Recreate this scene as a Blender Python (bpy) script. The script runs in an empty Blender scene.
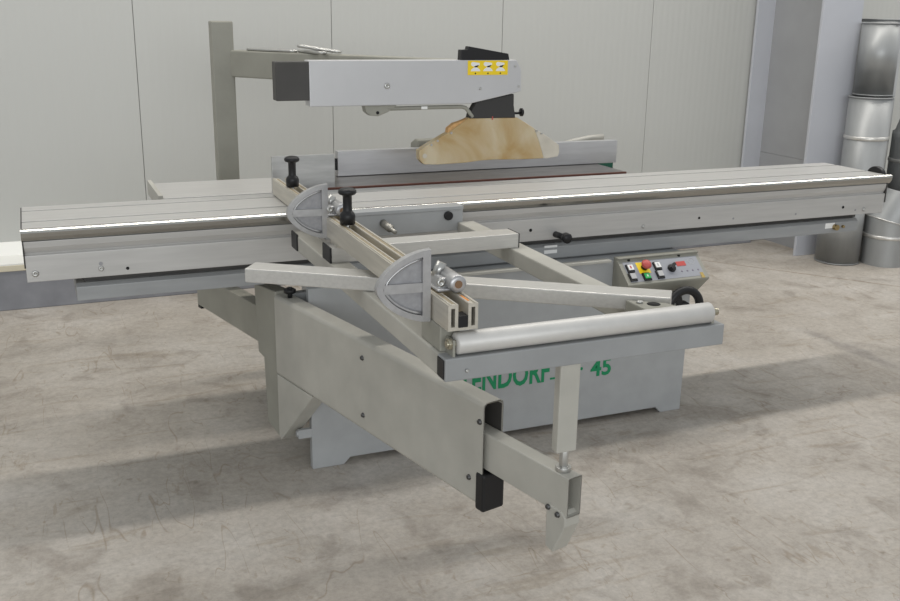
import bpy, bmesh, math, random
from mathutils import Vector, Matrix
random.seed(7)
scene = bpy.context.scene
COL = scene.collection

# ------------------------------------------------------------------ camera
cam_data = bpy.data.cameras.new('camera')
cam_data.sensor_width = 36.0
cam_data.lens = 39.2626
cam_data.clip_end = 200
camera = bpy.data.objects.new('camera', cam_data)
COL.objects.link(camera)
R_, U_, W_ = Vector((0.921816, -0.387327, 0.015247)), Vector((0.096025, 0.266288, 0.959099)), Vector((0.375545, 0.882649, -0.282661))
M_ = Matrix((R_, U_, -W_)).transposed().to_4x4()
M_.translation = Vector((-0.801452, -3.035967, 1.508243))
camera.matrix_world = M_
scene.camera = camera

# ------------------------------------------------------------------ world, lamps, exposure
world = bpy.data.worlds.new('hall_light')
scene.world = world
world.use_nodes = True
bg = world.node_tree.nodes['Background']
bg.inputs['Color'].default_value = (0.94, 0.97, 1.0, 1)
bg.inputs['Strength'].default_value = 0.57

def area_light(name, x, y, z, lx, ly, watts, col):
    d = bpy.data.lights.new(name, 'AREA')
    d.shape = 'RECTANGLE'; d.size = lx; d.size_y = ly
    d.energy = watts; d.color = col
    o = bpy.data.objects.new(name, d); COL.objects.link(o)
    o.location = (x, y, z)
    return o
area_light('ceiling_lamp_row', 3.3, 1.1, 5.2, 12.0, 0.25, 275, (1.0, 0.955, 0.89))
front_fill = area_light('front_fill_light', -2.5, -9.0, 2.4, 9.0, 2.6, 290, (0.95, 0.98, 1.0))  # added fill light behind the camera, brightens the machine's front faces
front_fill.rotation_euler = (math.radians(90), 0, math.radians(-8))

vs = scene.view_settings
scene.display_settings.display_device = 'sRGB'
vs.view_transform = 'Standard'; vs.look = 'None'; vs.gamma = 1.0
vs.use_curve_mapping = False
vs.exposure = 0.0

# ------------------------------------------------------------------ materials
def mat(name, col, rough=0.5, metal=0.0, noise=0.0, nscale=30, spec=0.5, bump=0.0, stretch=(1,1,1), trans=0.0, alpha=1.0):
    m = bpy.data.materials.new(name); m.use_nodes = True
    nt = m.node_tree; b = nt.nodes['Principled BSDF']
    b.inputs['Base Color'].default_value = (*col, 1)
    b.inputs['Roughness'].default_value = rough
    b.inputs['Metallic'].default_value = metal
    b.inputs['Specular IOR Level'].default_value = spec
    if noise or bump:
        tc = nt.nodes.new('ShaderNodeTexCoord'); mp = nt.nodes.new('ShaderNodeMapping')
        mp.inputs['Scale'].default_value = stretch
        nz = nt.nodes.new('ShaderNodeTexNoise'); nz.inputs['Scale'].default_value = nscale
        nz.inputs['Detail'].default_value = 6
        nt.links.new(tc.outputs['Object'], mp.inputs['Vector']); nt.links.new(mp.outputs['Vector'], nz.inputs['Vector'])
        if noise:
            rp = nt.nodes.new('ShaderNodeValToRGB')
            rp.color_ramp.elements[0].position = 0.3; rp.color_ramp.elements[1].position = 0.7
            rp.color_ramp.elements[0].color = (*[c*(1-noise) for c in col], 1)
            rp.color_ramp.elements[1].color = (*[min(1, c*(1+noise*0.6)) for c in col], 1)
            nt.links.new(nz.outputs['Fac'], rp.inputs['Fac']); nt.links.new(rp.outputs['Color'], b.inputs['Base Color'])
        if bump:
            bp = nt.nodes.new('ShaderNodeBump'); bp.inputs['Strength'].default_value = bump; bp.inputs['Distance'].default_value = 0.002
            nt.links.new(nz.outputs['Fac'], bp.inputs['Height']); nt.links.new(bp.outputs['Normal'], b.inputs['Normal'])
    return m

PAINT   = mat('warm_grey_paint', (0.43, 0.42, 0.375), 0.42, 0, 0.10, 9)
PAINTD  = mat('hammered_grey_paint', (0.345, 0.355, 0.358), 0.45, 0, 0.08, 12)
FRAMEP  = mat('cool_grey_frame_paint', (0.29, 0.298, 0.30), 0.45, 0, 0.08, 12)
RAILP   = mat('rail_grey_paint', (0.31, 0.318, 0.32), 0.42, 0.1, 0.10, 10, stretch=(0.5, 3, 3))
BEIGE   = mat('beige_grey_paint', (0.29, 0.285, 0.243), 0.5, 0, 0.10, 8)
ALU     = mat('anodised_aluminium', (0.55, 0.54, 0.51), 0.38, 0.35, 0.08, 20, stretch=(1, 8, 8))
ALUTOP  = mat('worn_table_aluminium', (0.515, 0.508, 0.49), 0.42, 0.35, 0.07, 14, stretch=(0.4, 5, 5))
ALUY    = mat('worn_fence_aluminium', (0.58, 0.55, 0.48), 0.40, 0.5, 0.12, 14, stretch=(6, 0.4, 6))
CAST    = mat('cast_aluminium', (0.46, 0.46, 0.465), 0.36, 0.65, 0.10, 60)
CASTIN  = mat('cast_recess_grey', (0.33, 0.33, 0.34), 0.6, 0.3, 0.14, 90)
HOUS    = mat('silver_sheet', (0.54, 0.54, 0.545), 0.42, 0.35, 0.04, 6)
STEEL   = mat('bright_steel', (0.46, 0.455, 0.43), 0.24, 1.0, 0.06, 25, stretch=(0.6, 6, 6))
BOLT    = mat('zinc_bolt', (0.5, 0.5, 0.48), 0.35, 0.9)
IRON    = mat('machined_cast_iron', (0.20, 0.19, 0.18), 0.35, 0.7, 0.25, 12, stretch=(0.5, 3, 3))
FENCE   = mat('milled_fence_aluminium', (0.60, 0.60, 0.61), 0.30, 0.75, 0.08, 16, stretch=(0.5, 4, 4))
FENCED  = mat('dull_milled_plate', (0.46, 0.46, 0.45), 0.35, 0.7, 0.14, 16, stretch=(0.6, 4, 4))
BLACK   = mat('black_plastic', (0.012, 0.012, 0.013), 0.42, spec=0.35)
DARK    = mat('dark_rubber', (0.035, 0.034, 0.033), 0.7)
DKM     = mat('dark_screw', (0.10, 0.10, 0.10), 0.5, 0.5)
HOLE    = mat('hole_black', (0.008, 0.008, 0.008), 0.9)
CAPD    = mat('charcoal_cap', (0.055, 0.052, 0.048), 0.55, 0, 0.2, 6)
TAN     = mat('tan_scale_tape', (0.34, 0.28, 0.18), 0.6, 0, 0.3, 40)
ORANGE  = mat('orange_scale_mark', (0.75, 0.26, 0.03), 0.5)
RUST    = mat('red_brown_strip', (0.13, 0.05, 0.035), 0.6, 0, 0.2, 30)
YELLOW  = mat('yellow_label', (0.86, 0.62, 0.01), 0.45)
WHITE   = mat('white_label', (0.80, 0.80, 0.78), 0.45)
REDP    = mat('red_button', (0.50, 0.085, 0.075), 0.45)
GREENP  = mat('green_button', (0.03, 0.42, 0.10), 0.4)
GREYB   = mat('grey_button', (0.45, 0.45, 0.45), 0.4)
PLATE   = mat('grey_blue_faceplate', (0.30, 0.31, 0.34), 0.45)
GREENT  = mat('green_lettering', (0.0, 0.22, 0.085), 0.5)
GALV    = mat('galvanised_sheet', (0.36, 0.37, 0.37), 0.42, 0.35, 0.14, 5, stretch=(2, 2, 0.6))
GALVB   = mat('bright_galvanised_band', (0.66, 0.65, 0.62), 0.35, 0.7, 0.15, 30)
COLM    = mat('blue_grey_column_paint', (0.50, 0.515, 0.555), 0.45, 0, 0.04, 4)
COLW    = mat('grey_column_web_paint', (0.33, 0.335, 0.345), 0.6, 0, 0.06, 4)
TEAL    = mat('dark_green_paint', (0.01, 0.10, 0.06), 0.5)

# stained translucent guard
GUARD = bpy.data.materials.new('stained_translucent_guard'); GUARD.use_nodes = True
nt = GUARD.node_tree; b = nt.nodes['Principled BSDF']
tc = nt.nodes.new('ShaderNodeTexCoord')
n1 = nt.nodes.new('ShaderNodeTexNoise'); n1.inputs['Scale'].default_value = 4.5; n1.inputs['Detail'].default_value = 7
n1.inputs['Distortion'].default_value = 0.8
nt.links.new(tc.outputs['Object'], n1.inputs['Vector'])
rp = nt.nodes.new('ShaderNodeValToRGB'); e = rp.color_ramp.elements
e[0].position = 0.36; e[0].color = (0.42, 0.28, 0.11, 1)
e[1].position = 0.60; e[1].color = (0.57, 0.49, 0.34, 1)
nt.links.new(n1.outputs['Fac'], rp.inputs['Fac']); nt.links.new(rp.outputs['Color'], b.inputs['Base Color'])
b.inputs['Roughness'].default_value = 0.4
b.inputs['Subsurface Weight'].default_value = 0.3
b.inputs['Subsurface Radius'].default_value = (0.02, 0.012, 0.006)
GUARDC = mat('clear_guard_end', (0.56, 0.52, 0.44), 0.35, 0, 0.1, 20)
ORANGEB = mat('torn_orange_foam', (0.58, 0.34, 0.14), 0.8, 0, 0.25, 60)

# wall panels : fine vertical micro ribs
WALL = bpy.data.materials.new('white_sandwich_panel'); WALL.use_nodes = True
nt = WALL.node_tree; b = nt.nodes['Principled BSDF']
tc = nt.nodes.new('ShaderNodeTexCoord')
wv = nt.nodes.new('ShaderNodeTexWave'); wv.wave_type = 'BANDS'; wv.bands_direction = 'X'
wv.inputs['Scale'].default_value = 7.0; wv.inputs['Distortion'].default_value = 0.0
nt.links.new(tc.outputs['Object'], wv.inputs['Vector'])
bp = nt.nodes.new('ShaderNodeBump'); bp.inputs['Strength'].default_value = 0.28; bp.inputs['Distance'].default_value = 0.002
nt.links.new(wv.outputs['Fac'], bp.inputs['Height']); nt.links.new(bp.outputs['Normal'], b.inputs['Normal'])
b.inputs['Base Color'].default_value = (0.51, 0.515, 0.49, 1); b.inputs['Roughness'].default_value = 0.5

# concrete floor
FLOOR = bpy.data.materials.new('worn_concrete'); FLOOR.use_nodes = True
nt = FLOOR.node_tree; b = nt.nodes['Principled BSDF']; L = nt.links.new
tc = nt.nodes.new('ShaderNodeTexCoord')
def noise(scale, detail, dist=0.0, stretch=None, rot=0.0, rough=0.55):
    n = nt.nodes.new('ShaderNodeTexNoise'); n.inputs['Scale'].default_value = scale; n.inputs['Detail'].default_value = detail
    n.inputs['Distortion'].default_value = dist; n.inputs['Roughness'].default_value = rough
    if stretch:
        mp = nt.nodes.new('ShaderNodeMapping'); mp.inputs['Scale'].default_value = stretch; mp.inputs['Rotation'].default_value = (0, 0, rot)
        L(tc.outputs['Object'], mp.inputs['Vector']); L(mp.outputs['Vector'], n.inputs['Vector'])
    else:
        L(tc.outputs['Object'], n.inputs['Vector'])
    return n
def ramp(src, stops):
    r = nt.nodes.new('ShaderNodeValToRGB')
    els = r.color_ramp.elements
    while len(els) < len(stops): els.new(0.5)
    for el, (p, c) in zip(els, stops):
        el.position = p; el.color = (*c, 1) if len(c) == 3 else c
    L(src, r.inputs['Fac']); return r
def mix(mode, fac, a, bb):
    m = nt.nodes.new('ShaderNodeMix'); m.data_type = 'RGBA'; m.blend_type = mode
    if isinstance(fac, float): m.inputs['Factor'].default_value = fac
    else: L(fac, m.inputs['Factor'])
    L(a, m.inputs['A'])
    if isinstance(bb, tuple): m.inputs['B'].default_value = (*bb, 1)
    else: L(bb, m.inputs['B'])
    return m.outputs['Result']
g = lambda v: (v, v, v)
base = ramp(noise(2.2, 9, 0.4, rough=0.62).outputs['Fac'], [(0.30, (0.320, 0.288, 0.248)), (0.50, (0.415, 0.380, 0.335)), (0.68, (0.48, 0.45, 0.41))]).outputs['Color']
fine = ramp(noise(55, 6, rough=0.75).outputs['Fac'], [(0.34, g(0.74)), (0.64, g(1.10))]).outputs['Color']
c = mix('MULTIPLY', 0.75, base, fine)
blot = ramp(noise(5.0, 4, 0.6).outputs['Fac'], [(0.55, g(1.0)), (0.68, (0.72, 0.70, 0.68))]).outputs['Color']
c = mix('MULTIPLY', 0.8, c, blot)
smear = ramp(noise(3.2, 6, 1.2, (0.6, 3.2, 1), 0.35).outputs['Fac'], [(0.58, g(1.0)), (0.68, (0.80, 0.76, 0.70))]).outputs['Color']
c = mix('MULTIPLY', 0.75, c, smear)
spots = ramp(noise(13, 2).outputs['Fac'], [(0.69, g(1.0)), (0.76, (0.66, 0.62, 0.57))]).outputs['Color']
c = mix('MULTIPLY', 0.6, c, spots)
# scratches: fine broken level lines of warped noise, kept to patches
for sc, st, ro, w_, pm in ((3.2, (1, 0.22, 1), 0.5, 0.0013, 3.1), (4.5, (1, 0.18, 1), -0.7, 0.0015, 2.3), (5.0, (1, 0.15, 1), 1.9, 0.0016, 2.9), (6.0, (0.4, 1, 1), 0.25, 0.0018, 3.7), (9.0, (1, 0.45, 1), 1.3, 0.0022, 4.4)):
    ln = ramp(noise(sc, 3, 0.15, st, ro, 0.42).outputs['Fac'], [(0.5-w_, g(0)), (0.5, g(1)), (0.5+w_, g(0))]).outputs['Color']
    pk = ramp(noise(pm, 3, 0.3, (1, 1, 1.01), ro*3+1).outputs['Fac'], [(0.53, g(0)), (0.60, g(1.0))]).outputs['Color']
    c = mix('MULTIPLY', mix('MULTIPLY', 1.0, ln, pk), c, (0.77, 0.72, 0.655))
flek = ramp(noise(24, 3, 0.8, (1, 0.4, 1), 0.45).outputs['Fac'], [(0.63, g(1.0)), (0.72, (0.80, 0.76, 0.70))]).outputs['Color']
c = mix('MULTIPLY', 0.8, c, flek)
# saw-cut joint and a soft-edged darker strip at the right
sep = nt.nodes.new('ShaderNodeSeparateXYZ'); L(tc.outputs['Object'], sep.inputs[0])
def mth(op, a, b4=None):
    m = nt.nodes.new('ShaderNodeMath'); m.operation = op
    for i, v in enumerate((a, b4)):
        if v is None: continue
        if isinstance(v, (int, float)): m.inputs[i].default_value = v
        else: L(v, m.inputs[i])
    return m.outputs[0]
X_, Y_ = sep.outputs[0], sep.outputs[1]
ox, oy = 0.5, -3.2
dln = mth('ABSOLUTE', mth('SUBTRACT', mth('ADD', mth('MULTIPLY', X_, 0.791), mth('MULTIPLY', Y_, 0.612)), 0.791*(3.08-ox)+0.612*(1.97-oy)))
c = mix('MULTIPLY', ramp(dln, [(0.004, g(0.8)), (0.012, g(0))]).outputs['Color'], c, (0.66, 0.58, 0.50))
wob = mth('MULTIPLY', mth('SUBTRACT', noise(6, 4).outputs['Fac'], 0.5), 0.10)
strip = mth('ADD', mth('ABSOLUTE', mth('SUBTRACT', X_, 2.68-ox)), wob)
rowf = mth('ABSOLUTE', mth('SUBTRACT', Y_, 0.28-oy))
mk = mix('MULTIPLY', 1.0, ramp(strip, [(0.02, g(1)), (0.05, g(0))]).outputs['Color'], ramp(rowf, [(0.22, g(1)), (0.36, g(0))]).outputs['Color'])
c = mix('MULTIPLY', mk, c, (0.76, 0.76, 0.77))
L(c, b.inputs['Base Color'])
rr = ramp(noise(4, 4).outputs['Fac'], [(0.3, g(0.50)), (0.7, g(0.72))]).outputs['Color']
L(rr, b.inputs['Roughness'])
bpn = nt.nodes.new('ShaderNodeBump'); bpn.inputs['Strength'].default_value = 0.12; bpn.inputs['Distance'].default_value = 0.003
L(noise(30, 6).outputs['Fac'], bpn.inputs['Height']); L(bpn.outputs['Normal'], b.inputs['Normal'])
PLINTH = mat('grey_concrete_plinth', (0.235, 0.24, 0.26), 0.75, 0, 0.14, 9)
LEDGE = mat('white_flashing', (0.80, 0.80, 0.76), 0.45)
LIP = mat('cream_foam_edge', (0.62, 0.57, 0.44), 0.6)
JOINT = mat('dark_joint', (0.22, 0.22, 0.21), 0.9)

# ------------------------------------------------------------------ mesh helpers
class MB:
    def __init__(s): s.bm = bmesh.new(); s.smooth = []
    def _faces(s, vs, fs, smooth=False):
        bv = [s.bm.verts.new(v) for v in vs]
        for f in fs:
            try:
                fc = s.bm.faces.new([bv[i] for i in f]); fc.smooth = smooth
            except ValueError: pass
        return s
    def box(s, x0, x1, y0, y1, z0, z1):
        vs = [(x, y, z) for z in (z0, z1) for y in (y0, y1) for x in (x0, x1)]
        return s._faces(vs, [(0, 2, 3, 1), (4, 5, 7, 6), (0, 1, 5, 4), (2, 6, 7, 3), (0, 4, 6, 2), (1, 3, 7, 5)])
    def loft(s, p0, p1, cap=True, smooth=False):
        n = len(p0)
        vs = list(p0) + list(p1)
        fs = [(i, (i+1) % n, n+(i+1) % n, n+i) for i in range(n)]
        s._faces(vs, fs, smooth)
        if cap: s._faces(p0, [tuple(range(n))[::-1]]); s._faces(p1, [tuple(range(n))])
        return s
    def prism(s, poly, axis, a, b):
        def mk(t):
            if axis == 'x': return [(t, p[0], p[1]) for p in poly]
            if axis == 'y': return [(p[0], t, p[1]) for p in poly]
            return [(p[0], p[1], t) for p in poly]
        return s.loft(mk(a), mk(b))
    def planar(s, poly, org, du, dn, t):
        """prism of (u,z) polygon standing along horizontal direction du from org, thickness t along dn"""
        o = Vector(org); du = Vector(du); dn = Vector(dn)
        a = [tuple(o + du*p[0] + Vector((0, 0, p[1]))) for p in poly]
        b_ = [tuple(Vector(q) + dn*t) for q in a]
        return s.loft(a, b_)
    def cyl(s, p0, p1, r, seg=24, r1=None):
        p0, p1 = Vector(p0), Vector(p1); d = (p1-p0).normalized()
        a = d.orthogonal().normalized(); b_ = d.cross(a)
        r1 = r if r1 is None else r1
        def ring(p, rr): return [tuple(p + a*rr*math.cos(2*math.pi*k/seg) + b_*rr*math.sin(2*math.pi*k/seg)) for k in range(seg)]
        return s.loft(ring(p0, r), ring(p1, r1), True, True)
    def lathe(s, prof, org, ax=(0, 0, 1), seg=36):
        """profile of (r, h) along ax"""
        o = Vector(org); d = Vector(ax).normalized(); a = d.orthogonal().normalized(); b_ = d.cross(a)
        rings = [[tuple(o + d*h + a*r*math.cos(2*math.pi*k/seg) + b_*r*math.sin(2*math.pi*k/seg)) for k in range(seg)] for r, h in prof]
        vs = [v for rg in rings for v in rg]
        fs = []
        for i in range(len(rings)-1):
            for k in range(seg):
                fs.append((i*seg+k, i*seg+(k+1) % seg, (i+1)*seg+(k+1) % seg, (i+1)*seg+k))
        s._faces(vs, fs, True)
        for rg, pr, flip in ((rings[0], prof[0], True), (rings[-1], prof[-1], False)):
            if pr[0] > 1e-6: s._faces(rg, [tuple(range(seg))[::-1] if flip else tuple(range(seg))])
        return s
    def sweep(s, pts, r, seg=12, closed=False):
        pts = [Vector(p) for p in pts]; n = len(pts); rings = []
        for i, p in enumerate(pts):
            if closed: t = pts[(i+1) % n]-pts[i-1]
            else: t = pts[min(i+1, n-1)]-pts[max(i-1, 0)]
            t.normalize(); up = Vector((0, 0, 1)) if abs(t.z) < 0.9 else Vector((0, 1, 0))
            a = t.cross(up).normalized(); b_ = t.cross(a)
            rings.append([tuple(p + a*r*math.cos(2*math.pi*k/seg) + b_*r*math.sin(2*math.pi*k/seg)) for k in range(seg)])
        vs = [v for rg in rings for v in rg]; fs = []
        for i in range(n if closed else n-1):
            j = (i+1) % n
            for k in range(seg): fs.append((i*seg+k, i*seg+(k+1) % seg, j*seg+(k+1) % seg, j*seg+k))
        s._faces(vs, fs, True)
        if not closed:
            s._faces(rings[0], [tuple(range(seg))]); s._faces(rings[-1], [tuple(range(seg))])
        return s
    def torus(s, org, ax, R, r, seg=48):
        d = Vector(ax).normalized(); a = d.orthogonal().normalized(); b_ = d.cross(a); o = Vector(org)
        pts = [o + a*R*math.cos(2*math.pi*k/seg) + b_*R*math.sin(2*math.pi*k/seg) for k in range(seg)]
        n = seg; rings = []
        for i, p in enumerate(pts):
            rad = (p-o).normalized()
            rings.append([tuple(p + rad*r*math.cos(2*math.pi*k/12) + d*r*math.sin(2*math.pi*k/12)) for k in range(12)])
        vs = [v for rg in rings for v in rg]; fs = []
        for i in range(n):
            j = (i+1) % n
            for k in range(12): fs.append((i*12+k, i*12+(k+1) % 12, j*12+(k+1) % 12, j*12+k))
        return s._faces(vs, fs, True)

ORG = {}
def worg(o): return ORG[o.name]
def thing(name, loc, label, cat, group=None):
    o = bpy.data.objects.new(name, None); COL.objects.link(o)
    o.empty_display_size = 0.1; o.location = loc
    o['label'] = label; o['category'] = cat
    if group: o['group'] = group
    ORG[o.name] = Vector(loc); return o
def part(name, mb, m, parent=None, bev=0.0, label=None, seg=2):
    bm = mb.bm
    bmesh.ops.remove_doubles(bm, verts=bm.verts, dist=1e-6) if bev == 0 else bmesh.ops.remove_doubles(bm, verts=bm.verts, dist=1e-6)
    bmesh.ops.recalc_face_normals(bm, faces=bm.faces)
    lo = Vector([min(v.co[i] for v in bm.verts) for i in range(3)]); hi = Vector([max(v.co[i] for v in bm.verts) for i in range(3)])
    org = Vector(((lo.x+hi.x)/2, (lo.y+hi.y)/2, lo.z))
    bmesh.ops.translate(bm, verts=bm.verts, vec=-org)
    me = bpy.data.meshes.new(name); bm.to_mesh(me); bm.free()
    me.materials.append(m)
    o = bpy.data.objects.new(name, me); COL.objects.link(o)
    o.parent = parent
    o.location = org - (worg(parent) if parent else Vector((0, 0, 0)))
    ORG[o.name] = org
    if bev:
        md = o.modifiers.new('bevel', 'BEVEL'); md.width = bev; md.segments = seg; md.limit_method = 'ANGLE'; md.angle_limit = math.radians(40)
        md.harden_normals = False
    if label: o['label'] = label
    return o
def struct(name, mb, m, bev=0.0):
    o = part(name, mb, m, None, bev); o['kind'] = 'structure'; return o
def bolt_y(parent, x, y, z, r=0.007, m=BOLT, h=0.005, name='bolt'):
    """bolt head on a face looking towards -y"""
    return part(name, MB().lathe([(r, 0), (r, h*0.7), (r*0.75, h), (r*0.35, h), (r*0.3, h*0.5), (0, h*0.5)], (x, y, z), (0, -1, 0), 12), m, parent)

# ------------------------------------------------------------------ setting
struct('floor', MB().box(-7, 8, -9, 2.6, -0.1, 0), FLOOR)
# wall panels with joints between them
mb = MB()
JX = [-0.262 + 1.066*k for k in range(-6, 7)]
for a, b2 in zip(JX[:-1], JX[1:]):
    mb.box(a+0.0015, b2-0.0015, 2.50, 2.54, 0.30, 4.6)
struct('wall_back', mb, WALL, 0.002)
struct('wall_back_core', MB().box(JX[0], JX[-1], 2.506, 2.60, 0.0, 4.6), JOINT)
for nm, x0, x1 in (('left', -7, 3.72), ('right', 4.07, 7.5)):
    struct('baseboard_'+nm, MB().box(x0, x1, 2.275, 2.515, 0.0, 0.205), PLINTH, 0.004)
    struct('trim_'+('1' if nm == 'left' else '2'), MB().box(x0, x1, 2.270, 2.515, 0.205, 0.236), LIP, 0.003)
    struct('trim_'+('3' if nm == 'left' else '4'), MB().prism([(2.272, 0.236), (2.515, 0.236), (2.515, 0.31), (2.49, 0.31), (2.44, 0.25), (2.272, 0.243)], 'x', x0, x1), LEDGE)
# steel column
mb = MB().box(3.735, 4.051, 1.856, 1.876, 0, 4.6).box(3.735, 4.051, 2.46, 2.48, 0, 4.6)
struct('column', mb, COLM, 0.002)
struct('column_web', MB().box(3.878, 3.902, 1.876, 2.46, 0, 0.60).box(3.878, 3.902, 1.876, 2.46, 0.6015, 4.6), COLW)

# ------------------------------------------------------------------ panel saw body
saw = thing('panel_saw', (0.72, 0.3, 0), 'long grey panel saw body with green lettering on its floor-standing base cabinet', 'saw')
# front panel with foot cut-outs
fp = [(-0.03, 0), (0.081, 0), (0.105, 0.024), (1.356, 0.024), (1.378, 0), (1.472, 0), (1.477, 0.64), (-0.03, 0.64)]
cab = part('cabinet', MB().prism(fp, 'y', -0.05, -0.02).box(0.20, 1.45, -0.02, 0.95, 0.03, 0.64), PAINTD, saw, 0.003)
def text_mesh(txt, x0, x1, zb, height, y):
    cu = bpy.data.curves.new('lettering', 'FONT'); cu.body = txt; cu.extrude = 0.002; cu.resolution_u = 3; cu.offset = 0.024
    to = bpy.data.objects.new('lettering_tmp', cu); COL.objects.link(to)
    bpy.context.view_layer.update()
    me = bpy.data.meshes.new_from_object(to.evaluated_get(bpy.context.evaluated_depsgraph_get()))
    bpy.data.objects.remove(to)
    xs = [v.co.x for v in me.vertices]; cap = 0.70
    sx = (x1-x0)/(max(xs)-min(xs)); mx = min(xs); sz = height/cap
    mb = MB(); mb.bm.from_mesh(me)
    for v in mb.bm.verts:
        v.co = Vector((x0+(v.co.x-mx)*sx, y - (v.co.z+0.002)*0.3, zb+v.co.y*sz))
    bpy.data.meshes.remove(me)
    return mb
part('lettering', text_mesh('ALTENDORF', 0.411, 0.872, 0.203, 0.083, -0.0505), GREENT, cab)
part('lettering', MB().box(0.876, 0.914, -0.0515, -0.049, 0.206, 0.213), GREENT, cab)
part('lettering', MB().cyl((1.008, -0.049, 0.232), (1.008, -0.0515, 0.232), 0.006, 12), GREENT, cab)
part('lettering', text_mesh('45', 1.048, 1.137, 0.196, 0.066, -0.0505), GREENT, cab)
bolt_y(cab, 0.665, -0.05, 0.125, 0.004, DKM)
part('mounting_lug', MB().box(-0.075, -0.005, -0.048, -0.03, 0.118, 0.150).cyl((-0.08, -0.035, 0.134), (-0.01, -0.035, 0.134), 0.012, 12), PAINTD, saw, 0.002)
part('ledge', MB().box(0.30, 1.095, -0.075, -0.045, 0.640, 0.650), PAINT, saw, 0.002)
# guide rail under the sliding table
rail = part('guide_rail', MB().prism([(0.030, 0.647), (0.030, 0.690), (0.044, 0.700), (0.30, 0.700), (0.30, 0.647)], 'x', -0.725, 2.362), RAILP, saw, 0.002)
part('sticker', MB().box(0.872, 0.925, 0.0295, 0.031, 0.688, 0.696).box(0.872, 0.925, 0.0295, 0.031, 0.666, 0.679), WHITE, rail)
part('sticker', MB().box(2.185, 2.235, 0.0295, 0.031, 0.668, 0.690), WHITE, rail)
BRASS = mat('brass_bolt', (0.36, 0.27, 0.13), 0.35, 0.8)
part('clamp_bolt', MB().cyl((2.235, 0.031, 0.672), (2.235, 0.012, 0.672), 0.012, 16), BRASS, rail, 0.001)
part('clamp_bolt', MB().cyl((2.278, 0.031, 0.672), (2.278, 0.020, 0.672), 0.006, 10), BRASS, rail, 0.001)
# machine table
mt = part('machine_table', MB().box(0.06, 1.46, 0.432, 0.80, 0.815, 0.879).box(0.20, 1.44, 0.45, 0.79, 0.641, 0.8149), IRON, saw, 0.003)
part('edge_strip', MB().box(0.02, 1.46, 0.425, 0.432, 0.845, 0.8797), RUST, mt, 0.001)
part('rail_support', MB().box(0.20, 1.44, 0.05, 0.45, 0.60, 0.647), PAINTD, saw)
part('bearing_block', MB().box(-0.70, 2.372, 0.06, 0.28, 0.700, 0.7225), CAPD, saw)
sp = part('side_plate', MB().box(-0.022, 0.212, 0.446, 0.462, 0.865, 1.000), FENCED, saw, 0.002)
ext = part('extension_table', MB().box(-0.404, 0.06, 0.475, 0.80, 0.828, 0.866), ALUTOP, saw, 0.003)
part('rim', MB().box(-0.420, -0.404, 0.465, 0.81, 0.822, 0.878), PAINT, ext, 0.002)
# control panel
def face(x, t, n=0.0):
    a = Vector((x, -0.075, 0.645)); b3 = Vector((x, -0.160, 0.573)); d = b3-a; nn = Vector((0, d.z, -d.y)).normalized()
    return a + d*t + nn*n
cp = part('control_panel', MB().prism([(-0.05, 0.655), (-0.082, 0.655), (-0.082, 0.651), (-0.075, 0.645), (-0.160, 0.573), (-0.156, 0.565), (-0.100, 0.508), (-0.05, 0.508)], 'x', 1.118, 1.472), BEIGE, saw, 0.002)
def tilted(x0, x1, t0, t1, h, base=0.0):
    p = [face(x0, t1, base), face(x1, t1, base), face(x1, t0, base), face(x0, t0, base)]
    q = [face(x0, t1, base+h), face(x1, t1, base+h), face(x1, t0, base+h), face(x0, t0, base+h)]
    return MB().loft([tuple(v) for v in p], [tuple(v) for v in q])
part('faceplate', tilted(1.134, 1.456, 0.10, 0.90, 0.0015, -0.0005), PLATE, cp)
for xx, mt_ in ((1.153, (WHITE, GREYB)), (1.270, (WHITE, GREYB))):
    for k, mm in enumerate(mt_):
        t0 = 0.24 + 0.34*k
        part('button_frame', tilted(xx-0.0145-0.005*k, xx+0.0145-0.005*k, t0-0.02, t0+0.29, 0.006, 0.0005), BLACK, cp, 0.001)
        part('push_button', tilted(xx-0.009-0.005*k, xx+0.0125-0.005*k, t0+0.01, t0+0.22, 0.004, 0.006), mm, cp, 0.001)
part('button_mark', tilted(1.151, 1.157, 0.30, 0.41, 0.0006, 0.0098), REDP, cp)
part('button_mark', tilted(1.268, 1.274, 0.30, 0.41, 0.0006, 0.0098), GREYB, cp)
part('emergency_plate', tilted(1.186, 1.234, 0.16, 0.60, 0.0012, 0.0008), YELLOW, cp)
part('button_frame', tilted(1.191, 1.222, 0.60, 0.90, 0.006, 0.0005), BLACK, cp, 0.001)
part('push_button', tilted(1.196, 1.219, 0.64, 0.84, 0.004, 0.006), GREENP, cp, 0.001)
part('button_mark', tilted(1.205, 1.210, 0.70, 0.78, 0.0006, 0.0098), WHITE, cp)
nrm = (face(0, 0, 1)-face(0, 0, 0))
es = part('emergency_stop', MB().lathe([(0.013, 0), (0.013, 0.016), (0, 0.016)], face(1.214, 0.38, 0.001), nrm, 20), BLACK, cp)
part('stop_head', MB().lathe([(0.011, 0), (0.018, 0.004), (0.0195, 0.010), (0.016, 0.016), (0.008, 0.019), (0, 0.0195)], face(1.214, 0.38, 0.014), nrm, 24), REDP, cp)
part('selector_knob', MB().lathe([(0.016, 0), (0.016, 0.008), (0.014, 0.010), (0, 0.010)], face(1.326, 0.52, 0.001), nrm, 20).loft(
    [tuple(face(1.326+dx, 0.52+dt, 0.009)) for dx, dt in ((-0.017, 0.05), (-0.010, 0.16), (0.017, -0.06), (0.010, -0.17))],
    [tuple(face(1.326+dx, 0.52+dt, 0.022)) for dx, dt in ((-0.015, 0.04), (-0.009, 0.13), (0.015, -0.05), (0.009, -0.14))]), BLACK, cp, 0.001)
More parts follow.
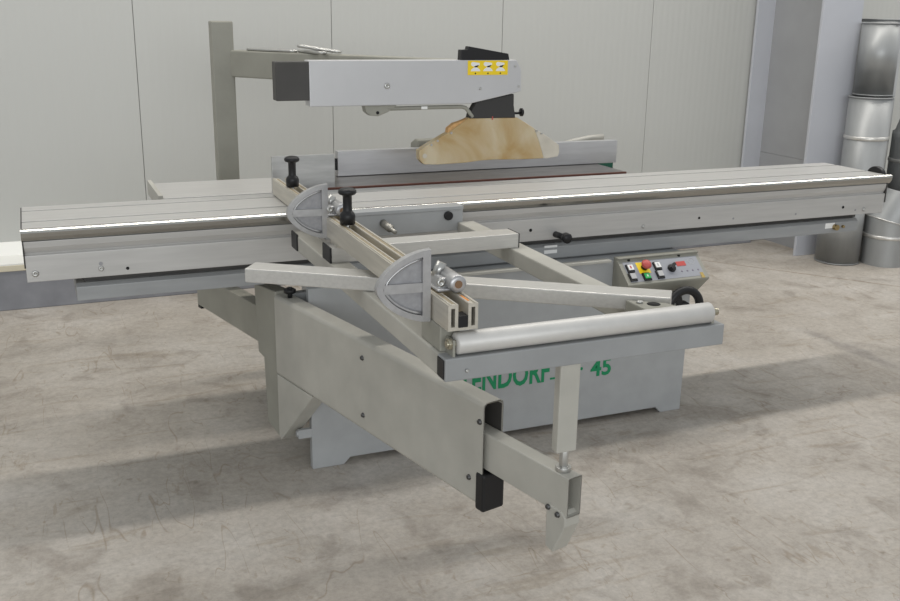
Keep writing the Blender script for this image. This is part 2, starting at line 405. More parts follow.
part('display', tilted(1.356, 1.396, 0.27, 0.45, 0.0015, 0.0008), mat('red_display', (0.50, 0.07, 0.06), 0.3), cp)
for k in range(4):
    part('panel_mark', MB().lathe([(0.0035, 0), (0.0035, 0.0012), (0, 0.0012)], face(1.366+0.024*k, 0.66, 0.0008), nrm, 10), mat('panel_mark_grey', (0.22, 0.19, 0.24), 0.5), cp)
part('dial_mark', MB().torus(face(1.425, 0.30, 0.0012), nrm, 0.013, 0.0007, 24), GREYB, cp)
for xx in (1.165, 1.385):
    part('screw_hole', MB().lathe([(0.006, 0), (0.006, 0.002), (0, 0.002)], face(xx, 0.02, 0.0), nrm, 10), HOLE, cp)
part('tape', tilted(1.438, 1.452, 0.78, 1.0, 0.0012, 0.0010), mat('yellowed_tape', (0.42, 0.30, 0.08), 0.5), cp)
# handwheel
hw = part('handwheel', MB().torus((1.338, -0.2, 0.478), (0, 1, 0), 0.068, 0.0155), BLACK, saw)
part('wheel_spokes', MB().lathe([(0, -0.012), (0.024, -0.012), (0.026, 0.012), (0, 0.012)], (1.338, -0.196, 0.478), (0, 1, 0), 20)
     .prism([(1.336, 0.478), (1.312, 0.548), (1.282, 0.532), (1.315, 0.478)], 'y', -0.206, -0.19)
     .prism([(1.338, 0.470), (1.398, 0.450), (1.402, 0.468), (1.342, 0.486)], 'y', -0.206, -0.19)
     .prism([(1.328, 0.478), (1.300, 0.420), (1.318, 0.412), (1.344, 0.472)], 'y', -0.206, -0.19), BLACK, hw, 0.002)
part('wheel_shaft', MB().cyl((1.338, -0.19, 0.478), (1.338, -0.045, 0.478), 0.012, 16), BOLT, hw)
# bracket carrying the guard post at the back
part('post_bracket', MB().box(-0.04, 0.056, 0.98, 1.535, 0.62, 0.70).box(-0.04, 0.55, 0.90, 0.98, 0.62, 0.70).box(0.3, 0.4, 0.78, 0.9, 0.56, 0.70), BEIGE, saw, 0.003)
part('pivot_arm', MB().box(-0.085, 0.22, 0.05, 0.085, 0.50, 0.60), PAINTD, saw)

# ------------------------------------------------------------------ sliding table
st = thing('sliding_table', (0.8, 0.19, 0.712), 'long aluminium sliding table with a bright steel front edge lying on the guide rail', 'sliding table')
XL, XR = -0.858, 2.470
S = 0.0075
prof = [(0.012, 0.722), (0.010, 0.802), (0.021, 0.806), (0.016, 0.814), (0.011, 0.826), (0.009, 0.8445), (0.020, 0.8455), (0.020, 0.881)]
for yc in (0.127, 0.302):
    prof += [(yc-S, 0.881), (yc-S, 0.871), (yc+S, 0.871), (yc+S, 0.881)]
prof += [(0.374, 0.881), (0.374, 0.852), (0.366, 0.838), (0.366, 0.722)]
part('table_body', MB().prism(prof, 'x', XL, XR), ALUTOP, st, 0.0015)
nose = [(0.020, 0.881), (0.012, 0.8835), (0.003, 0.8825), (-0.003, 0.879), (-0.0055, 0.873), (-0.003, 0.860), (0.003, 0.850), (0.010, 0.846), (0.020, 0.846)]
part('edge_strip', MB().prism(nose, 'x', XL-0.004, XR+0.012), STEEL, st)
part('end_cap', MB().box(XL-0.0035, XL, 0.008, 0.372, 0.765, 0.880), CAPD, st, 0.002)
part('end_cap', MB().box(XR, XR+0.006, 0.008, 0.372, 0.765, 0.879), CAPD, st, 0.002)
def fy(z): return 0.012 - 0.002*(z-0.722)/0.080
for x, z, dark, r in ((-0.834, 0.748, 0, 0.010), (-0.650, 0.748, 0, 0.008), (-0.650, 0.763, 2, 0.006), (-0.574, 0.742, 1, 0.005), (0.803, 0.763, 1, 0.006), (1.279, 0.744, 0, 0.007), (1.531, 0.760, 1, 0.005), (1.694, 0.747, 2, 0.004), (2.004, 0.745, 2, 0.004), (2.249, 0.758, 1, 0.006), (2.318, 0.742, 2, 0.004), (2.365, 0.742, 0, 0.009)):
    if dark: part('bolt_hole', MB().cyl((x, fy(z)+0.001, z), (x, fy(z)-0.0012, z), r, 14), HOLE if dark == 1 else CASTIN, st)
    else: bolt_y(st, x, fy(z)+0.0005, z, r)
kn = part('lock_knob', MB().cyl((0.905, 0.012, 0.741), (0.912, -0.055, 0.741), 0.011, 18).lathe([(0.010, 0), (0.019, 0.004), (0.019, 0.020), (0.015, 0.026), (0, 0.027)], (0.912, -0.045, 0.741), (0, -1, 0), 20), BLACK, st)
part('push_handle', MB().prism([(0.085+0.045*math.cos(math.pi*k/14), 0.866+0.040*math.sin(math.pi*k/14)) for k in range(15)], 'x', 2.473, 2.497), BLACK, st, 0.004, label='black moulded end handle')

# ------------------------------------------------------------------ crosscut table
ct = thing('crosscut_table', (0.22, -0.67, 0.779), 'grey outrigger frame with aluminium roller carried in front of the sliding table', 'crosscut table')
ZB, ZT = 0.779, 0.829
part('side_beam', MB().box(-0.072, -0.015, -1.262, -0.03, ZB, ZT), PAINT, ct, 0.004)
part('side_beam', MB().box(0.487, 0.548, -1.262, -0.06, ZB, ZT), PAINT, ct, 0.004)
fb = part('front_beam', MB().box(-0.073, 0.622, -1.305, -1.262, ZB, ZT), FRAMEP, ct, 0.003)
part('beam_cap', MB().box(-0.0755, -0.0725, -1.300, -1.266, ZB+0.005, ZT-0.004), BLACK, fb, 0.001)
bolt_y(fb, -0.025, -1.305, 0.800, 0.004)
part('hook_plate', MB().box(0.03, 0.507, -0.060, -0.030, 0.800, 0.8715).box(0.03, 0.507, -0.066, -0.006, 0.8715, 0.884), PAINTD, ct, 0.002)
part('guide_pin', MB().lathe([(0.013, 0), (0.013, 0.06), (0.007, 0.064), (0.007, 0.10), (0.004, 0.103), (0, 0.103)], (0.224, -0.058, 0.842), (0.06, -1, -0.1), 18), mat('dull_steel_pin', (0.30, 0.29, 0.26), 0.4, 0.7), ct)
part('plug', MB().cyl((0.452, -0.058, 0.853), (0.452, -0.072, 0.853), 0.015, 20), BLACK, ct, 0.002)
part('pad', MB().box(-0.0765, -0.070, -0.105, -0.035, 0.781, 0.835), BLACK, ct, 0.003)
# aluminium cross rail parallel to the sliding table
cr = part('cross_rail', MB().box(-0.068, 0.514, -0.465, -0.390, ZT, 0.872), ALU, ct, 0.002)
part('rail_cap', MB().box(-0.073, -0.067, -0.467, -0.388, ZT-0.001, 0.873), BLACK, cr, 0.002)
part('rail_cap', MB().box(0.5135, 0.5155, -0.467, -0.388, ZT-0.001, 0.873), BLACK, cr, 0.001)
# roller
rb = part('roller_bracket', MB().box(-0.066, -0.020, -1.258, -1.150, ZT, 0.884), BEIGE, ct, 0.003)
part('roller_bracket', MB().box(0.594, 0.602, -1.292, -1.258, ZT-0.002, 0.857), BEIGE, ct, 0.002)
part('corner_block', MB().prism([(0.458, -1.140), (0.535, -1.194), (0.546, -1.228), (0.458, -1.228)], 'z', ZT-0.03, 0.858), BEIGE, ct, 0.003)
part('block_hole', MB().lathe([(0.016, 0), (0.016, 0.0012), (0, 0.0012)], (0.500, -1.195, 0.8575), (0, 0, 1), 20), HOLE, ct)
part('block_screw', MB().lathe([(0.008, 0), (0.008, 0.005), (0, 0.006)], (0.474, -1.175, 0.8575), (0, 0, 1), 12), BOLT, ct)
YR, ZR = -1.285, 0.8545
ro = part('roller', MB().lathe([(0.0, 0), (0.020, 0.0), (0.0235, 0.003), (0.0235, 0.633), (0.020, 0.636), (0, 0.636)], (-0.046+0.002, YR, ZR), (1, 0, 0), 40), mat('roller_aluminium', (0.60, 0.59, 0.565), 0.48, 0.25, 0.05, 30), ct)
YZ = mat('yellow_zinc', (0.42, 0.39, 0.30), 0.3, 0.85)
part('roller_axle', MB().cyl((-0.064, YR, ZR), (-0.042, YR, ZR), 0.008, 14), YZ, ro, 0.001)
part('roller_axle', MB().cyl((0.590, YR, ZR), (0.612, YR, ZR), 0.009, 16), YZ, ro, 0.001)
part('axle_nut', MB().cyl((-0.061, YR, ZR), (-0.053, YR, ZR), 0.013, 6), YZ, ro, 0.001)
part('roller_lug', MB().box(-0.053, -0.047, -1.296, -1.2585, ZT-0.002, 0.864), BEIGE, ct, 0.001)
# post down to the swing arm
po = part('support_post', MB().prism([(0.199, -1.301), (0.249, -1.301), (0.249, -1.275), (0.199, -1.275)], 'z', 0.572, ZB+0.002), PAINT, ct, 0.003)
part('adjusting_bolt', MB().cyl((0.226, -1.287, 0.522), (0.226, -1.287, 0.575), 0.011, 6).cyl((0.226, -1.287, 0.5215), (0.226, -1.287, 0.533), 0.018, 18), BOLT, po, 0.001)

# ------------------------------------------------------------------ diagonal aluminium bar
db = thing('mitre_bar', (0.13, -0.85, ZT), 'silver square bar lying diagonally across the outrigger frame beneath the fence', 'bar')
d = Vector((0.888, -0.607, 0)); d.normalize(); n = Vector((-d.y, d.x, 0))
A = Vector((-0.334, -0.585, 0)); Lb = 1.072
pts = [A + n*0.0, A + d*Lb, A + d*(Lb+0.004) + n*0.072, A + n*0.072]
ZMB = 0.8665
bar = part('bar', MB().loft([(p.x, p.y, ZT+0.0005) for p in pts], [(p.x, p.y, ZMB) for p in pts]), ALU, db, 0.003)
part('pivot_bolt', MB().cyl((-0.265+0.0, -0.56, ZT-0.012), (-0.265, -0.56, ZT+0.002), 0.018, 16), BLACK, db)

# ------------------------------------------------------------------ crosscut fence
FX0, FX1, FZ0, FZ1 = -0.0595, 0.0065, 0.885, 0.940
FY0, FY1 = -1.296, 0.335
cf = thing('crosscut_fence', (-0.033, -0.45, FZ0), 'long slotted aluminium fence bar running from the sliding table to the roller', 'fence')
mb = MB()
for sgn, e0 in ((1, FX0), (-1, FX1)):           # two hollow legs joined by a floor
    for a, b2, lo, hi in ((0.0, 0.0065, 0.008, 0.0475), (0.0150, 0.0220, 0.008, 0.0475)):
        xa, xb = sorted((e0+sgn*a, e0+sgn*b2)); mb.box(xa, xb, FY0, FY1, FZ0+lo, FZ0+hi)
    xa, xb = sorted((e0, e0+sgn*0.0220)); mb.box(xa, xb, FY0, FY1, FZ0+0.0475, FZ1)
    xa, xb = sorted((e0+sgn*0.004, e0+sgn*0.008)); mb.box(xa, xb, FY0, FY1, FZ1, FZ1+0.002)
    xa, xb = sorted((e0+sgn*0.017, e0+sgn*0.021)); mb.box(xa, xb, FY0, FY1, FZ1, FZ1+0.0012)
mb.box(FX0, FX1, FY0, FY1, FZ0, FZ0+0.008)
part('fence_profile', mb, ALUY, cf)
part('slot_insert', MB().box(FX0+0.0225, FX1-0.0225, FY0+0.03, FY1-0.01, FZ0+0.006, FZ0+0.028), TAN, cf, label='tan insert in the slot')
part('end_plug', MB().box(FX0+0.0227, FX1-0.0227, FY0-0.002, FY0+0.03, FZ0+0.006, FZ0+0.031), BLACK, cf, 0.001)
part('scale_tape', MB().box(FX0+0.0085, FX0+0.0165, FY0+0.01, FY1-0.02, FZ1-0.0002, FZ1+0.0005), TAN, cf)
part('scale_tape', MB().box(FX1-0.0165, FX1-0.0085, FY0+0.07, FY1-0.02, FZ1-0.0002, FZ1+0.0005), TAN, cf)
part('scale_mark', MB().box(FX1-0.020, FX1-0.011, -1.275, -1.235, FZ1, FZ1+0.0008), ORANGE, cf)
part('spacer', MB().box(FX0+0.006, FX1-0.006, -0.465, -0.395, 0.8715, FZ0), ALUY, cf)
part('spacer', MB().box(FX0+0.006, FX1-0.006, 0.05, 0.32, 0.881, FZ0), ALUY, cf)
part('leg_hollow_shade', MB().box(FX0+0.0065, FX0+0.015, FY0+0.02, FY0+0.024, FZ0+0.008, FZ0+0.0475), HOLE, cf)  # black plates added inside the hollow legs, shade of the slots as colour
part('leg_hollow_shade', MB().box(FX1-0.015, FX1-0.0065, FY0+0.02, FY0+0.024, FZ0+0.008, FZ0+0.0475), HOLE, cf)
cf.rotation_euler = (0, 0, -0.0104); cf.location.x += 0.004
def clamp(x, y, z):
    k = part('clamp_knob', MB().lathe([(0.0, 0), (0.021, 0.001), (0.0215, 0.024), (0.0185, 0.032), (0.0135, 0.036), (0.0125, 0.040), (0.0125, 0.078), (0.014, 0.080), (0.022, 0.083), (0.0255, 0.088), (0.0245, 0.094), (0.018, 0.099), (0.009, 0.101), (0, 0.1015)], (x, y, z), (0, 0, 1), 28), BLACK, cf)
    part('knob_stud', MB().cyl((x, y, z-0.02), (x, y, z+0.004), 0.006, 12), BOLT, k)
clamp(-0.031, -0.490, FZ1+0.003)
clamp(-0.034, 0.140, FZ1+0.003)

# ------------------------------------------------------------------ flip stops
def flip_stop(y, dx, label):
    t = thing('flip_stop', (-0.06, y, FZ1), label, 'flip stop', 'flip stops clamped to the crosscut fence')
    cx, cz, a, b2 = -0.0640+dx, 0.958, 0.111, 0.077
    N = 28
    def ell(sc_a, sc_b, k): # k 0..N from top to bottom
        th = math.pi/2 + math.pi*k/N
        pw = 2/1.62
        c_, s_ = math.cos(th), math.sin(th)
        return (cx + a*sc_a*math.copysign(abs(c_)**pw, c_), cz + b2*sc_b*math.copysign(abs(s_)**pw, s_))
    outer = [ell(1, 1, k) for k in range(N+1)]
    outer = [(cx+0.008, cz+b2+0.001)] + outer + [(cx+0.008, cz-b2-0.001)]
    mb = MB()
    y0, y1, yr = y-0.011, y+0.006, y-0.003
    # rim as strips between outer and inner ellipse
    inner = [(min(cx-0.010, p[0]), p[1]) for p in [ell(0.87, 0.83, k) for k in range(N+1)]]
    inner = [(cx-0.010, cz+b2*0.84)] + inner + [(cx-0.010, cz-b2*0.84)]
    for i in range(len(outer)-1):
        q = [outer[i], outer[i+1], inner[i+1], inner[i]]
        mb.prism(q, 'y', y0, y1)
    mb.prism([(cx-0.0105, cz-b2*0.99), (cx+0.0072, cz-b2*0.99), (cx+0.0072, cz+b2*0.99), (cx-0.0105, cz+b2*0.99)], 'y', y0-0.0006, y1-0.0006)
    mb.prism([(cx-a*0.86, cz-0.010), (cx-0.01, cz-0.012), (cx-0.01, cz+0.008), (cx-a*0.86, cz+0.010)], 'y', y0+0.0008, y1-0.0010)
    part('stop_casting', mb, CAST, t)
    part('inner_lip', MB().sweep([(p[0], y-0.006, p[1]) for p in [ell(0.83, 0.78, k) for k in range(2, N-1)]], 0.0035, 8), CAST, t)
    web = [ell(0.95, 0.93, k) for k in range(N+1)]
    part('recess_web', MB().prism(web, 'y', y-0.002, y+0.004), CASTIN, t)
    # hinge
    mb = MB()
    mb.box(-0.052, 0.006, y-0.012, y+0.060, FZ1+0.0025, FZ1+0.009)
    mb.prism([(-0.046, FZ1+0.006), (0.018-0.02, FZ1+0.006), (0.002-0.01, FZ1+0.028), (-0.040, FZ1+0.030)], 'y', y+0.0, y+0.055)
    part('hinge_block', mb, CAST, t, 0.003)
    part('hinge_barrel', MB().lathe([(0.0, 0.0), (0.011, 0.0), (0.0175, 0.001), (0.019, 0.004), (0.019, 0.085), (0, 0.086)], (-0.012, y-0.030, FZ1+0.0215), (0, 1, 0), 28), CAST, t)
    part('hinge_pin', MB().cyl((-0.012, y-0.0315, FZ1+0.0215), (-0.012, y+0.02, FZ1+0.0215), 0.0085, 18), mat('bronze_pin', (0.24, 0.15, 0.09), 0.45, 0.6), t)
    part('screw', MB().lathe([(0.009, 0), (0.009, 0.006), (0.004, 0.006), (0.003, 0.003), (0, 0.003)], (-0.045, y-0.010, FZ1+0.024), (0, -1, 0), 14), BOLT, t)
    t.rotation_euler = (0, 0, -0.0104)
    part('clamp_nut', MB().cyl((-0.034, y+0.045, FZ1+0.022), (-0.020, y+0.045, FZ1+0.052), 0.011, 14), BOLT, t)
    return t
flip_stop(-0.365, 0.007, 'rear cast flip stop on the fence beside the sliding table edge and second black knob')
flip_stop(-1.195, -0.010, 'front cast flip stop at the roller end of the fence, half-round with two recesses')

# ------------------------------------------------------------------ swing arm
sa = thing('swing_arm', (0.0, -0.4, 0.093), 'big grey telescopic support arm swinging out low in front of the base cabinet', 'arm')
ad = Vector((0.229, -0.9735, 0)); ad.normalize(); an = Vector((-ad.y, ad.x, 0))   # along, and to the right
P0 = Vector((-0.1215, 0.0395, 0))
def rrect(w0, w1, z0, z1, r, n=5):
    out = []
    for (cx_, cz_, a0) in ((w1-r, z1-r, 0), (w0+r, z1-r, 90), (w0+r, z0+r, 180), (w1-r, z0+r, 270)):
        for k in range(n+1):
            t = math.radians(a0+90*k/n); out.append((cx_+r*math.cos(t), cz_+r*math.sin(t)))
    return out
def arm_tube(u0, u1, w0, w1, z0, z1, r, th, closed=True):
    mb = MB()
    o = rrect(w0, w1, z0, z1, r); i = rrect(w0+th, w1-th, z0+th, z1-th, max(0.001, r-th))
    def at(u, q): return [tuple(P0 + ad*u + an*p[0] + Vector((0, 0, p[1]))) for p in q]
    mb.loft(at(u0, o), at(u1, o), False, True); mb.loft(at(u0, i), at(u1, i), False, True)
    for u in (u0, u1):
        a, b3 = at(u, o), at(u, i); n_ = len(a)
        for k in range(n_): mb._faces([a[k], a[(k+1) % n_], b3[(k+1) % n_], b3[k]], [(0, 1, 2, 3)])
    if closed:
        mb._faces(at(u0+0.002, i), [tuple(range(len(i)))])
    return mb
UL = 1.121
ob = part('outer_beam', arm_tube(0, UL, 0.0, 0.062, 0.325, 0.605, 0.014, 0.004), PAINT, sa)
md = ob.modifiers.new('ws', 'WEIGHTED_NORMAL')
g_ = MB().planar([(0, 0.3275), (0.0, 0.100), (0.014, 0.093), (0.250, 0.3275)], P0 + an*0.0003, ad, an, 0.060)
part('gusset', g_, PAINT, sa, 0.003)
bd = Vector((-0.30, 0.954, 0)).normalized(); bn = Vector((bd.y, -bd.x, 0))
part('pivot_bracket', MB().planar([(0, 0.615), (0.140, 0.615), (0.128, 0.372), (0.092, 0.362), (0.080, 0.130), (0.0, 0.095)], P0 + an*0.004, bd, bn, 0.055), BEIGE, sa, 0.004)
part('rear_lever', MB().planar([(-0.09, 0.395), (-0.09, 0.525), (-0.67, 0.525), (-0.705, 0.47), (-0.705, 0.395)], P0 + an*0.012, ad, an, 0.05), BEIGE, sa, 0.003)
part('lever_foot', MB().planar([(-0.67, 0.385), (-0.67, 0.396), (-0.70, 0.396), (-0.70, 0.385)], P0 + an*0.012, ad, an, 0.03), BLACK, sa)
it = part('inner_tube', arm_tube(0.35, 1.411, 0.014, 0.055, 0.424, 0.522, 0.004, 0.0035), PAINT, sa)
it.modifiers.new('ws', 'WEIGHTED_NORMAL')
part('slide_block', MB().planar([(0.3, 0.33), (UL-0.02, 0.33), (UL-0.02, 0.424), (0.3, 0.424)], P0 + an*0.01, ad, an, 0.045), CAPD, sa)
part('end_pad', MB().planar([(UL-0.022, 0.317), (UL+0.012, 0.317), (UL+0.012, 0.418), (UL-0.022, 0.418)], P0 - an*0.004, ad, an, 0.068), BLACK, sa, 0.006)
DKB = mat('dark_bolt', (0.10, 0.10, 0.10), 0.4, 0.7)
part('interior_shade', MB().planar([(0.3, 0.34), (UL-0.001, 0.34), (UL-0.001, 0.592), (0.3, 0.592)], P0 + an*0.0565, ad, an, 0.0015), CAPD, sa)  # dark sheet added inside the beam, its interior shade put into colour
part('tube_plug', MB().planar([(1.30, 0.428), (1.31, 0.428), (1.31, 0.518), (1.30, 0.518)], P0 + an*0.0176, ad, an, 0.0338), CAPD, sa)
# foot: folded plate below the tube end
u1 = 1.411
ft = part('foot_plate', MB().planar([(u1-0.066, 0.4365), (u1-0.016, 0.4345), (u1-0.002, 0.424), (u1-0.002, 0.402), (u1-0.038, 0.322), (u1-0.064, 0.328)], P0 + an*0.0115, ad, an, 0.046), PAINT, sa, 0.003)
def arm_bolt(u, wv, z, r, parent, m=BOLT):
    p = P0 + ad*u - an*0 + an*wv + Vector((0, 0, z))
    return part('bolt', MB().lathe([(r*1.3, 0), (r*1.3, 0.0012), (r, 0.0015), (r, 0.005), (r*0.5, 0.006), (0, 0.004)], p, -an, 14), m, parent)
for u, z in ((0.558, 0.553), (0.560, 0.377), (1.070, 0.390), (1.108, 0.553)):
    arm_bolt(u, 0.0, z, 0.006, sa, DKB)
arm_bolt(u1-0.058, 0.011, 0.430, 0.0055, ft, DKB); arm_bolt(u1-0.026, 0.011, 0.424, 0.0055, ft, DKB)
p = P0 + ad*0.055 + an*0.03
part('stop_bolt', MB().cyl((p.x, p.y, 0.603), (p.x, p.y, 0.640), 0.008, 12).cyl((p.x, p.y, 0.622), (p.x, p.y, 0.634), 0.020, 6), BLACK, sa)

# ------------------------------------------------------------------ rip fence
rf = thing('rip_fence', (0.92, 0.68, 0.879), 'low polished rip fence standing on the dark cast iron table behind the blade guard', 'fence')
part('fence_profile', MB().box(0.284, 1.553, 0.655, 0.690, 0.8805, 0.979), FENCE, rf, 0.002)
part('end_stop', MB().box(0.264, 0.286, 0.660, 0.672, 0.905, 0.950), BLACK, rf)
part('carriage', MB().prism([(0.70, 0.881), (0.70, 1.004), (0.74, 1.006), (0.79, 0.985), (0.79, 0.881)], 'x', 0.636, 0.90), BEIGE, rf, 0.006)
part('lever', MB().sweep([(1.38, 0.86, 0.935), (1.46, 0.88, 0.947), (1.56, 0.90, 0.958), (1.63, 0.905, 0.960)], 0.014, 14), PAINT, rf)
part('lever_bracket', MB().box(1.36, 1.40, 0.69, 0.90, 0.8805, 0.935), PAINT, rf, 0.003)
part('glide', MB().box(1.468, 1.54, 0.660, 0.685, 0.846, 0.881), TEAL, rf, label='dark green glide')

# ------------------------------------------------------------------ overhead blade guard
og = thing('overhead_guard', (0.0, 1.44, 0.76), 'silver overhead guard beam with yellow label and stained translucent blade hood', 'blade guard')
part('post', MB().box(-0.040, 0.056, 1.465, 1.535, 0.70, 1.452), BEIGE, og, 0.006)
bx = MB(); a0, a1 = Vector((0.062, 1.500, 0)), Vector((0.860, 0.470, 0)); dd = (a1-a0).normalized(); nn_ = Vector((-dd.y, dd.x, 0))
q = [a0-nn_*0.04, a0+nn_*0.04, a1+nn_*0.04, a1-nn_*0.04]
bx.loft([(v.x, v.y, 1.212) for v in q], [(v.x, v.y, 1.328) for v in q])
part('arm_tube', bx, BEIGE, og, 0.006)
hp = [(0.108, 1.177), (0.725, 1.176), (0.766, 1.184), (0.921, 1.214), (0.938, 1.220), (0.936, 1.300), (0.914, 1.335), (0.108, 1.336)]
ho = part('housing', MB().prism(hp, 'y', 0.388, 0.455), HOUS, og, 0.003)
part('end_cap', MB().box(-0.010, 0.109, 0.391, 0.445, 1.199, 1.332), CAPD, og, 0.003, label='charcoal end cap')
lab = part('warning_label', MB().box(0.712, 0.877, 0.3865, 0.3885, 1.281, 1.3335), YELLOW, ho)
for k in range(3):
    cx = 0.743 + 0.0515*k
    tl = (0.010, 0.004, 0.0)[k]
    hood = [(cx-0.020, 1.295), (cx+0.020, 1.295), (cx+0.016, 1.302), (cx+0.006, 1.309), (cx-0.006, 1.309), (cx-0.016, 1.302)]
    top_ = [(cx-0.018, 1.317), (cx-0.010, 1.312), (cx+0.016, 1.319-tl*0.3), (cx+0.016, 1.325), (cx-0.012, 1.329), (cx-0.018, 1.325)]
    part('pictogram', MB().prism(hood, 'y', 0.3858, 0.387).prism(top_, 'y', 0.3858, 0.387), WHITE, lab)
    part('pictogram', MB().prism([(cx-0.004, 1.309), (cx+0.007, 1.309), (cx+0.014, 1.318), (cx-0.003, 1.314)], 'y', 0.3857, 0.387).cyl((cx, 0.387, 1.287), (cx, 0.3857, 1.287), 0.003, 10), BLACK, lab)
part('top_bracket', MB().prism([(0.685, 1.334), (0.687, 1.372), (0.714, 1.373), (0.717, 1.385), (0.882, 1.358), (0.887, 1.334)], 'y', 0.394, 0.425), BLACK, og, 0.002)
for x, z, r in ((0.395, 1.246, 0.011), (0.765, 1.231, 0.005), (0.909, 1.312, 0.004), (0.926, 1.237, 0.004)):
    bolt_y(ho, x, 0.388, z, r, BOLT, 0.004, 'screw')
part('neck', MB().prism([(0.727, 1.119), (0.732, 1.140), (0.756, 1.180), (0.80, 1.190), (0.913, 1.208), (0.914, 1.165), (0.922, 1.118)], 'y', 0.398, 0.436), DARK, og, 0.003)
part('link_bar', MB().sweep([(0.40, 0.405, 1.163), (0.55, 0.405, 1.164), (0.695, 0.405, 1.164), (0.715, 0.405, 1.159), (0.735, 0.403, 1.135), (0.742, 0.402, 1.124)], 0.0075, 12), BEIGE, og)
part('link_pivot', MB().prism([(0.312, 1.178), (0.318, 1.152), (0.335, 1.140), (0.365, 1.137), (0.40, 1.150), (0.435, 1.170), (0.435, 1.178)], 'y', 0.398, 0.440), BEIGE, og, 0.004)
part('pivot_hole', MB().cyl((0.362, 0.3985, 1.150), (0.362, 0.3965, 1.150), 0.006, 12), HOLE, og)
part('tag', MB().box(0.532, 0.556, 0.3965, 0.399, 1.159, 1.169), WHITE, og)
part('clamp_knob', MB().cyl((0.915, 0.42, 1.133), (0.955, 0.42, 1.133), 0.005, 10).lathe([(0.006, 0), (0.016, 0.002), (0.016, 0.010), (0.008, 0.014), (0, 0.014)], (0.952, 0.42, 1.136), (1, 0, 0), 12), BLACK, og, 0.001)
gp = [(0.525, 1.005), (0.527, 0.972), (0.545, 0.953), (0.60, 0.950), (0.718, 0.952), (0.78, 0.958), (0.836, 0.959), (0.95, 0.955), (1.055, 0.955), (1.045, 0.985), (1.028, 1.03), (1.005, 1.076), (0.934, 1.117), (0.727, 1.122), (0.641, 1.068), (0.569, 1.031)]
hd = part('blade_hood', MB().prism(gp, 'y', 0.400, 0.436), GUARD, og, 0.003, label='yellow-stained translucent hood')
part('hood_end', MB().prism([(1.055, 0.955), (1.073, 0.954), (1.118, 0.960), (1.124, 0.975), (1.122, 1.005), (1.064, 1.043), (1.005, 1.076), (1.028, 1.03), (1.045, 0.985)], 'y', 0.402, 0.434), GUARDC, hd, 0.002)
part('foam_strip', MB().prism([(0.641, 1.064), (0.644, 1.085), (0.668, 1.102), (0.690, 1.108), (0.722, 1.119), (0.70, 1.102)], 'y', 0.404, 0.432), ORANGEB, hd, 0.002)
for x, z in ((0.60, 1.044), (0.575, 1.030), (0.655, 1.072), (1.040, 1.058), (1.018, 1.069)):
    part('screw', MB().cyl((x-0.001, 0.399, z-0.004), (x-0.001, 0.396, z-0.004), 0.0045, 10), BOLT, hd)
part('hub_disc', MB().cyl((0.548, 0.4005, 0.985), (0.548, 0.3985, 0.985), 0.009, 14), GUARDC, hd)
part('red_mark', MB().box(0.822, 0.826, 0.3965, 0.399, 1.112, 1.125), REDP, hd)

# ------------------------------------------------------------------ loose spanners on the arm
def spanner(center, ang, length, label, tilt=0.0):
    t = thing('spanner', center, label, 'spanner', 'steel spanners lying on the guard arm')
    dd = Vector((math.cos(ang), math.sin(ang), tilt)).normalized(); nn = Vector((-dd.y, dd.x, 0)).normalized()
    c0 = Vector(center)
    pts = []
    N = 10; hw_ = 0.016; hl = length/2-hw_
    for k in range(N+1):
        th = -math.pi/2 + math.pi*k/N; pts.append(c0 + dd*(hl+hw_*math.cos(th)) + nn*hw_*math.sin(th))
    for k in range(N+1):
        th = math.pi/2 + math.pi*k/N; pts.append(c0 + dd*(-hl+hw_*math.cos(th)) + nn*hw_*math.sin(th))
    up = Vector((0, 0, 0.006))
    part('loop', MB().sweep([p_+up for p_ in pts], 0.006, 10, True), BOLT, t)
    q = [c0 + dd*(-hl*0.55) - nn*0.014, c0 + dd*(hl*0.55) - nn*0.014, c0 + dd*(hl*0.55) + nn*0.014, c0 + dd*(-hl*0.55) + nn*0.014]
    part('shank', MB().loft([tuple(v+Vector((0, 0, 0.001))) for v in q], [tuple(v+Vector((0, 0, 0.008))) for v in q]), CASTIN, t)
spanner((0.190, 1.315, 1.3285), -0.92, 0.26, 'flat steel spanner with looped ends lying nearest the post on the guard arm')
spanner((0.320, 1.130, 1.3285), -1.35, 0.20, 'steel spanner lying slantwise on the guard arm, lower one of the crossed pair')
spanner((0.345, 1.110, 1.3420), -0.80, 0.20, 'bright steel spanner resting across the lower spanner beside the silver guard beam', -0.10)

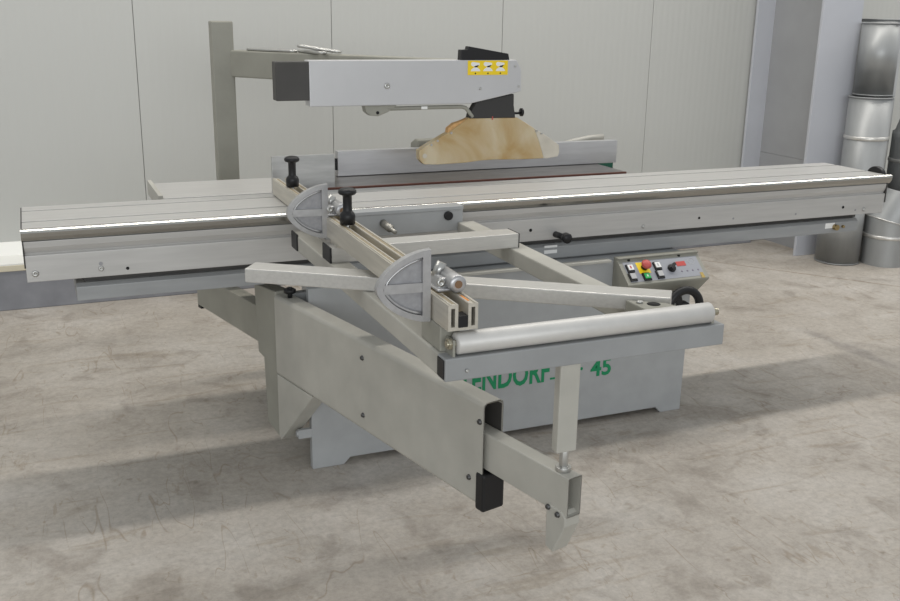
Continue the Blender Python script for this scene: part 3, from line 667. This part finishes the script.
# ------------------------------------------------------------------ galvanised ducts
def duct(x, y, z0, z1, r, label, bands=(), cone=None):
    t = thing('duct_pipe', (x, y, z0), label, 'duct', 'galvanised duct pipes stacked beside the column')
    prof_ = [(r, 0), (r, z1-z0)] if cone is None else [(r, 0)] + [(a, h) for a, h in cone] 
    wall = prof_ + [(prof_[-1][0]-0.004, prof_[-1][1]), (prof_[0][0]-0.004, 0.002)]
    mb = MB().lathe(wall + [(prof_[0][0], 0)], (x, y, z0), (0, 0, 1), 44)
    part('pipe', mb, GALV, t)
    part('rim', MB().torus((x, y, z0+prof_[-1][1]), (0, 0, 1), prof_[-1][0]+0.001, 0.004, 44), GALV, t)
    part('rim', MB().torus((x, y, z0+0.006), (0, 0, 1), r+0.001, 0.003, 44), GALV, t)
    for zb in bands:
        part('weld_band', MB().lathe([(r+0.001, -0.012), (r+0.005, -0.009), (r+0.006, 0.0), (r+0.005, 0.009), (r+0.001, 0.012)], (x, y, zb), (0, 0, 1), 44), GALVB, t)
    return t
duct(3.905, 1.665, 0.0, 0.46, 0.134, 'short wide duct standing on the floor directly beside the column foot')
d2 = thing('duct_pipe', (4.158, 1.525, 0), 'floor duct at the end of the sliding table with a tilted elbow on top', 'duct', 'galvanised duct pipes stacked beside the column')
r2, mz, ta = 0.140, 0.275, 0.26
adir = Vector((math.cos(0.2), -math.sin(0.2), 0)); bdir = Vector((-adir.y, adir.x, 0)); o2 = Vector((4.158, 1.525, 0))
def ringp(rr, top):
    out = []
    for k in range(44):
        t = 2*math.pi*k/44; p_ = o2 + adir*rr*math.cos(t) + bdir*rr*math.sin(t)
        p_.z = (mz - ta*rr*math.cos(t)) if top else 0.0
        out.append(p_)
    return out
part('pipe', MB().loft([tuple(v) for v in ringp(r2, False)], [tuple(v) for v in ringp(r2, True)], False, True), GALV, d2)
ax = Vector((math.sin(2*math.atan(ta))*adir.x, math.sin(2*math.atan(ta))*adir.y, math.cos(2*math.atan(ta))))
part('elbow', MB().loft([tuple(v) for v in ringp(r2, True)], [tuple(v+ax*0.20) for v in ringp(r2, True)], False, True), GALV, d2)
part('weld_band', MB().lathe([(r2+0.001, -0.012), (r2+0.005, -0.009), (r2+0.006, 0.0), (r2+0.005, 0.009), (r2+0.001, 0.012)], (4.158, 1.525, 0.185), (0, 0, 1), 44), GALVB, d2)
part('seam', MB().sweep([v for v in ringp(r2+0.002, True)], 0.004, 8, True), GALVB, d2)
duct(4.055, 1.70, 0.466, 1.035, 0.130, 'bright-banded duct in the middle of the stack beside the column', (0.785,))
duct(4.105, 1.74, 1.041, 1.478, 0.116, 'topmost narrow duct standing on the banded duct beside the column')
duct(4.52, 1.70, 0.0, 0.80, 0.17, 'floor-standing duct with a cone-shaped top at the right edge of the picture', (0.62,), [(0.17, 0.76), (0.17, 0.80), (0.155, 0.81), (0.12, 0.94), (0.12, 1.04)])
duct(4.40, 2.03, 0.0, 1.50, 0.14, 'dark straight duct at the back, behind the cone-topped duct at the right edge')
